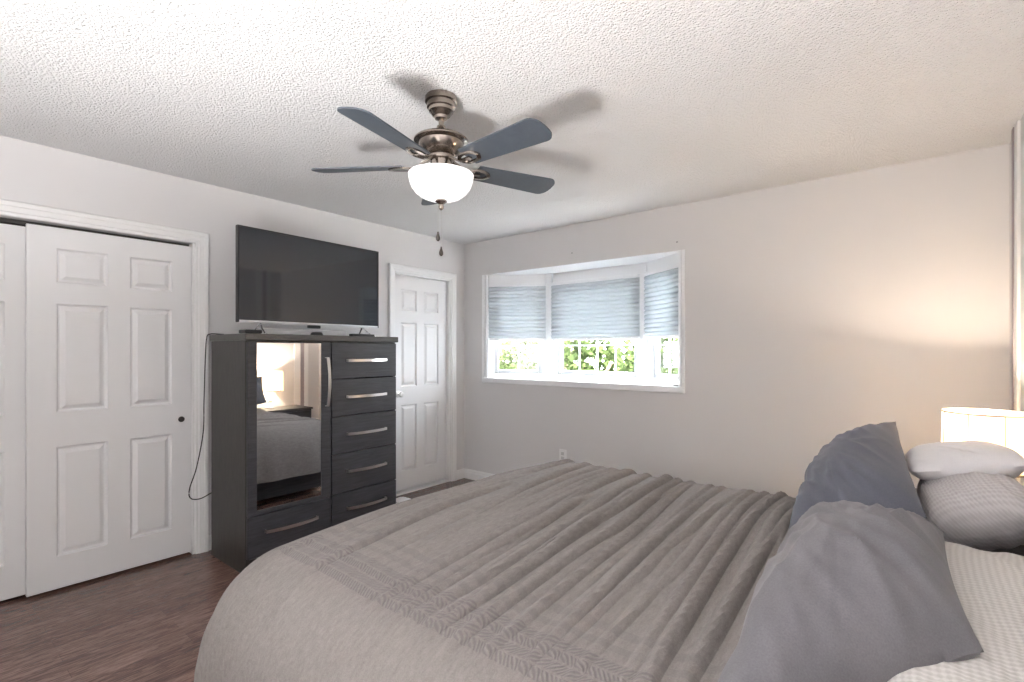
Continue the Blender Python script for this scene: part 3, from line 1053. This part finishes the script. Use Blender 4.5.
def make_duvet():
    bm = bmesh.new()
    uvl = bm.loops.layers.uv.new('UVMap')
    TOP = 0.640
    xh = 3.56                            # head edge of the duvet
    xf, yn, yf = 1.80, -3.145, -1.02      # outline of the rounded top at full overhang
    Rr = 0.24
    HANG = 0.17
    arc = Rr * math.pi / 2
    NU, NV = 760, 200
    Lu = (xh - (xf + Rr)) + arc + HANG
    flat_v = (yf - Rr) - (yn + Rr)
    Lv = flat_v + 2 * (arc + HANG)
    grid = []
    for i in range(NU + 1):
        rowv = []
        u = Lu * i / NU
        fx = xh - u
        ex = max(0.0, (xf + Rr) - fx)
        for j in range(NV + 1):
            v_ = -Lv / 2 + Lv * j / NV
            side = -1 if v_ < 0 else 1
            ey = max(0.0, abs(v_) - flat_v / 2)
            r = max(ex, ey)
            if ex > 0 and ey > 0:
                dx, dy = ex, ey
                ln = math.hypot(dx, dy)
                dx, dy = dx / ln, dy / ln
                r = (ex ** 4 + ey ** 4) ** 0.25
                r = min(r, arc + HANG)
            else:
                dx, dy = (1.0, 0.0) if ex > 0 else (0.0, 1.0)
            if r <= arc:
                h, g = Rr * math.sin(r / Rr), Rr * (1 - math.cos(r / Rr))
            else:
                h, g = Rr, Rr + (r - arc)
            bx = max(fx, xf + Rr)
            by = max(-flat_v / 2, min(flat_v / 2, v_)) + (yn + yf) / 2
            x = bx - dx * h
            y = by + side * dy * h
            z = TOP - g
            hang = max(0.0, min(1.0, (g - 0.05) / 0.25))
            # broad crown of the filling
            cyy = (y - (yn + yf) / 2) / ((yf - yn) / 2)
            z += 0.035 * (1 - min(1, abs(cyy)) ** 2.2) * (1 - hang)
            z += 0.016 * noise.noise(Vector((x * 1.7, y * 1.6, 3.0))) * (1 - hang)
            # wrinkles running across the bed
            fade = max(0.0, min(1.0, (x - 1.86) / 0.45))
            near = max(0.0, min(1.0, (y + 3.0) / 0.35))
            slope = 0.10 * (y + 2.0) * (x - 3.1)
            xx = x + slope + 0.035 * noise.noise(Vector((x * 2.2, y * 2.0, 9.0)))
            mod = 0.55 + 0.9 * max(0, noise.noise(Vector((x * 1.8, y * 1.3, 21.0))) + 0.25)
            amp = (0.35 + 0.65 * fade) * (0.25 + 0.75 * near) * (1 - hang)
            wob = 0.012 * noise.noise(Vector((x * 1.5, y * 1.6, 30.0)))
            rz = 0.0
            if amp > 0.02:
                for (x0, sl, cv, y0, hl, a_, w_) in RIDGES:
                    dxr = x + wob - (x0 + sl * (y - y0) + cv * (y - y0) ** 2)
                    if abs(dxr) > 3 * w_:
                        continue
                    e = 1 - ((y - y0) / hl) ** 2
                    if e <= 0:
                        continue
                    q_ = dxr / w_
                    rz += a_ * e * (1.15 * math.exp(-abs(q_) ** 1.4 * 1.5) - 0.35 * math.exp(-(q_ - 1.5) ** 2 * 1.6))
            z += amp * (0.042 * math.tanh(rz / 0.042) + 0.006 * mod * max(0, 1 - abs(noise.noise(Vector((xx * 8, y * 0.5, 5.0)))) * 2.6) ** 2)
            z += 0.008 * noise.noise(Vector((xx * 3.2, y * 1.2, 14.0))) * (1 - hang)
            # folds of the hanging part
            if hang > 0:
                s = (y * 1.0 if dx > 0.7 else x) + (0.6 * (dx - dy) if 0 < dx < 1 else 0)
                w = math.sin(s * 17 + 2.5 * noise.noise(Vector((s * 3, 0, 2)))) * 0.5 + 0.8 * noise.noise(Vector((s * 9, g * 2, 4)))
                o = 0.020 * hang * w + 0.03 * hang * (g / 0.4)
                x -= dx * o
                y += side * dy * o
            # head edge tucked down
            hd = max(0.0, 1 - (xh - fx) / 0.05)
            z -= 0.022 * hd * hd
            q = bm.verts.new((x, y, z))
            rowv.append((q, u, v_ + flat_v / 2 + 0.045))
        grid.append(rowv)
    for i in range(NU):
        for j in range(NV):
            c = [grid[i][j], grid[i + 1][j], grid[i + 1][j + 1], grid[i][j + 1]]
            f = bm.faces.new([q[0] for q in c])
            for lp, q in zip(f.loops, c):
                lp[uvl].uv = (q[1], q[2])
    return bm


dv = obj('duvet', make_duvet(), 'duvet', smooth=True)
md = dv.modifiers.new('thick', 'SOLIDIFY')
md.thickness = 0.014
md.offset = 1
tag(dv, 'taupe grey wrinkled duvet with herringbone bands spread over the bed', 'duvet')


# pillows: from four corners (near-bottom, far-bottom, far-top, near-top)
def pillow(name, label, nb, fb, ft, nt, th, material, seed, kf=0.62, wr=1.0, pinch=0.05, group='pillows on the bed', rounder=2.6, sag=None, foam=False, cat='pillow'):
    NU = NV = 64
    nb, fb, ft, nt = map(Vector, (nb, fb, ft, nt))
    c0 = (nb + fb + ft + nt) / 4
    nrm = ((fb - nb) + (ft - nt)).cross((nt - nb) + (ft - fb)).normalized()
    if nrm.z < 0:
        nrm = -nrm                        # front towards the foot / up
    bm = bmesh.new()
    lay = [[], []]
    for i in range(NU + 1):
        u = -1 + 2 * i / NU
        for s in (0, 1):
            lay[s].append([])
        for j in range(NV + 1):
            v_ = -1 + 2 * j / NV
            # edges drawn in between the corners
            pu = u * (1 - pinch * (1 - v_ * v_) ** 1.0)
            pv = v_ * (1 - pinch * (1 - u * u) ** 1.0)
            if foam:
                k = 0.10
                pu, pv = u * (1 - k * v_ ** 4), v_ * (1 - k * u ** 4)
            a, b = (pu + 1) / 2, (pv + 1) / 2
            base = nb * (1 - a) * (1 - b) + fb * a * (1 - b) + ft * a * b + nt * (1 - a) * b
            t_ = max(0.0, (1 - abs(u) ** rounder) * (1 - abs(v_) ** rounder)) ** 0.55
            if sag:
                base = base + sag(u, v_)
            edge = (1 - t_)
            for s in (0, 1):
                k = kf if s == 0 else -(1 - kf)
                off = th * t_ * k
                if s == 0 or True:
                    # gathers running in from the rim plus soft dents
                    w = 0.0
                    w += 0.016 * noise.noise(Vector((u * 1.6 + seed, v_ * 1.4, s * 3.1)))
                    ra = math.atan2(v_, u)
                    rr = min(1.0, math.hypot(u, v_))
                    w += 0.012 * (1 - abs(noise.noise(Vector((ra * 2.6 + seed, rr * 0.8, 1 + s)))) * 3) * rr ** 1.5
                    q1 = u * 0.75 + v_ * 0.66
                    q2 = u * 0.66 - v_ * 0.75
                    w += 0.014 * (1 - abs(noise.noise(Vector((q1 * 4.2 + 2 * seed, q2 * 0.9, 4 + s)))) * 3)
                    w += 0.004 * noise.noise(Vector((q1 * 9, q2 * 5, seed)))
                    off += w * wr * t_ ** 0.8 * (1 if s == 0 else -1)
                p = base + nrm * off
                if i in (0, NU) or j in (0, NV):
                    if s == 1:
                        lay[1][-1].append(lay[0][-1][j])
                        continue
                    p += nrm * 0.006 * noise.noise(Vector((u * 5, v_ * 5, seed))) * wr
                lay[s][-1].append(bm.verts.new(p - c0))
    for s in (0, 1):
        for i in range(NU):
            for j in range(NV):
                c = [lay[s][i][j], lay[s][i + 1][j], lay[s][i + 1][j + 1], lay[s][i][j + 1]]
                bm.faces.new(c)
    o = obj(name, bm, material, smooth=True, loc=c0)
    tag(o, label, cat, group)
    return o


pillow('foam_pillow', 'white quilted foam pillow, warm light in its colour, lying flat at the near side of the bed head', (3.60, -2.85, 0.700), (3.60, -1.72, 0.700), (3.99, -1.72, 0.705), (3.99, -2.85, 0.705),
       0.16, 'knit_white', 11, kf=0.5, wr=0.25, rounder=6, foam=True)
pillow('foam_pillow', 'white quilted pillow, grey light in its colour, propped at the far side of the bed head', (3.69, -1.58, 0.725), (3.68, -1.00, 0.71), (3.985, -1.00, 0.785), (3.985, -1.58, 0.845),
       0.24, 'knit_grey_lit', 12, kf=0.5, wr=0.45, rounder=3.6, foam=True)
pillow('white_pillow', 'smooth white pillow lying on the quilted pillow, beside the lamp', (3.65, -1.38, 0.875), (3.63, -0.95, 0.868), (3.98, -0.94, 0.91), (3.98, -1.36, 0.945),
       0.14, 'pillow_white', 13, kf=0.5, wr=0.3, rounder=3, foam=True)
pillow('sham_pillow', 'blue grey pillow standing up at the far side of the bed, peaked corner', (3.325, -1.82, 0.685), (3.34, -1.06, 0.73), (3.605, -0.99, 1.02), (3.70, -1.76, 0.815),
       0.24, 'sham_blue', 14, kf=0.62, pinch=0.05, wr=1.0, rounder=2.2)
pillow('sham_pillow', 'large slate grey pillow nearest the camera, slumped on the duvet', (3.40, -2.98, 0.72), (3.36, -1.92, 0.72), (3.735, -1.86, 0.81), (3.765, -2.55, 0.80),
       0.27, 'sham', 15, kf=0.62, pinch=0.07, wr=1.3, rounder=2.2)

# ------------------------------------------------------------------ nightstand and lamp
ns = thing('nightstand', 'charcoal wood nightstand beyond the bed, under the lamp', 'nightstand', (3.82, -0.66, 0))
obj('body', BX(-0.20, 0.20, -0.30, 0.30, 0.06, 0.575, bev=0.003), 'dwood_h', ns)
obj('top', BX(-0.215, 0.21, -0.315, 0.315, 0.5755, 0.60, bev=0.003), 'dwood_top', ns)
for za, zb in ((0.09, 0.32), (0.33, 0.56)):
    dd = obj('drawer', BX(-0.216, -0.2005, -0.285, 0.285, za, zb, bev=0.002), 'dwood_h', ns)
    obj('handle', sweep(bmesh.new(), [(-0.215, -0.11, (za + zb) / 2), (-0.24, -0.105, (za + zb) / 2), (-0.25, 0, (za + zb) / 2), (-0.24, 0.105, (za + zb) / 2), (-0.215, 0.11, (za + zb) / 2)],
                        SEC, up=(0, 0, 1)), 'nickel', dd)
for sx in (-1, 1):
    for sy in (-1, 1):
        obj('leg', BX(sx * 0.17 - 0.02, sx * 0.17 + 0.02, sy * 0.26 - 0.02, sy * 0.26 + 0.02, 0, 0.0595), 'dwood_v', ns)

lp = thing('table_lamp', 'lit table lamp with ivory drum shade beyond the bed head', 'lamp', (3.912, -0.75, 0.60))
SZ0, SZ1 = 0.215, 0.462
obj('base', lathe(bmesh.new(), [(0, 0), (0.065, 0), (0.065, 0.008), (0.05, 0.014), (0.02, 0.018), (0, 0.018)]), 'chrome', lp, True)
zz = 0.019
for r in (0.036, 0.033, 0.030):
    pr = [(r * math.sin(math.pi * i / 12) if 0 < i < 12 else 0, zz + r - r * math.cos(math.pi * i / 12)) for i in range(13)]
    obj('crystal_ball', lathe(bmesh.new(), pr, seg=20), 'crystal', lp, True)
    zz += 2 * r + 0.001
obj('socket', lathe(bmesh.new(), [(0, zz), (0.014, zz), (0.016, zz + 0.05), (0.01, zz + 0.075), (0, zz + 0.075)], seg=20), 'chrome', lp, True)
bz = zz + 0.076
obj('bulb', lathe(bmesh.new(), [(0, bz), (0.013, bz + 0.002), (0.016, bz + 0.02), (0.029, bz + 0.05), (0.027, bz + 0.07), (0.014, bz + 0.084), (0, bz + 0.088)], seg=20), 'bulb', lp, True)
Rb, Rt = 0.150, 0.146
shd = obj('lamp_shade', lathe(bmesh.new(), [(Rb, SZ0), (Rt, SZ1), (Rt - 0.002, SZ1), (Rb - 0.002, SZ0)], seg=56, closed=True), 'shade', lp, True)
bm = bmesh.new()
lathe(bm, [(Rb + 0.0003, SZ0 - 0.003), (Rb + 0.002, SZ0 - 0.003), (Rb + 0.002, SZ0 + 0.006), (Rb + 0.0003, SZ0 + 0.006)], seg=56, closed=True)
lathe(bm, [(Rt - 0.0035, SZ1 + 0.001), (Rt + 0.002, SZ1 + 0.001), (Rt + 0.002, SZ1 - 0.006), (Rt + 0.0003, SZ1 - 0.006), (Rt + 0.0003, SZ1 + 0.0002), (Rt - 0.0035, SZ1 + 0.0002)], seg=56, closed=True)
nseam = 8
for k in range(nseam):
    a = 2 * math.pi * k / nseam + 0.33
    sweep(bm, [((Rb + 0.0012) * math.cos(a), (Rb + 0.0012) * math.sin(a), SZ0), ((Rt + 0.0012) * math.cos(a), (Rt + 0.0012) * math.sin(a), SZ1)],
          circ(0.0020, 6))
obj('shade_piping', bm, mat('taupe piping', (0.28, 0.24, 0.2), 0.8), shd, True)
bm = bmesh.new()
for k in range(3):
    a = k * 2.0944 + 0.2
    sweep(bm, [(0, 0, SZ1 - 0.012), ((Rt - 0.002) * math.cos(a), (Rt - 0.002) * math.sin(a), SZ1 - 0.004)], circ(0.0015, 6))
for s in (-1, 1):
    sweep(bm, smooth_path([(s * 0.012, 0, zz + 0.01), (s * 0.045, 0, zz + 0.07), (s * 0.045, 0, zz + 0.16), (0, 0, SZ1 - 0.012)], 5), circ(0.0014, 6))
obj('harp', bm, 'chrome', lp)
obj('finial', lathe(bmesh.new(), [(0, SZ1 + 0.012), (0.006, SZ1 + 0.008), (0.007, SZ1), (0.004, SZ1 - 0.006), (0.005, SZ1 - 0.012), (0, SZ1 - 0.013)], seg=16), 'chrome', lp, True)
ld = bpy.data.lights.new('bedside_lamp', 'POINT')
ld.energy = 15
ld.shadow_soft_size = 0.035
ld.color = (1.0, 0.82, 0.64)
lo = bpy.data.objects.new('bedside_lamp', ld)
lo.location = (0, 0, SZ0 + 0.15)
lo.parent = lp
COL.objects.link(lo)
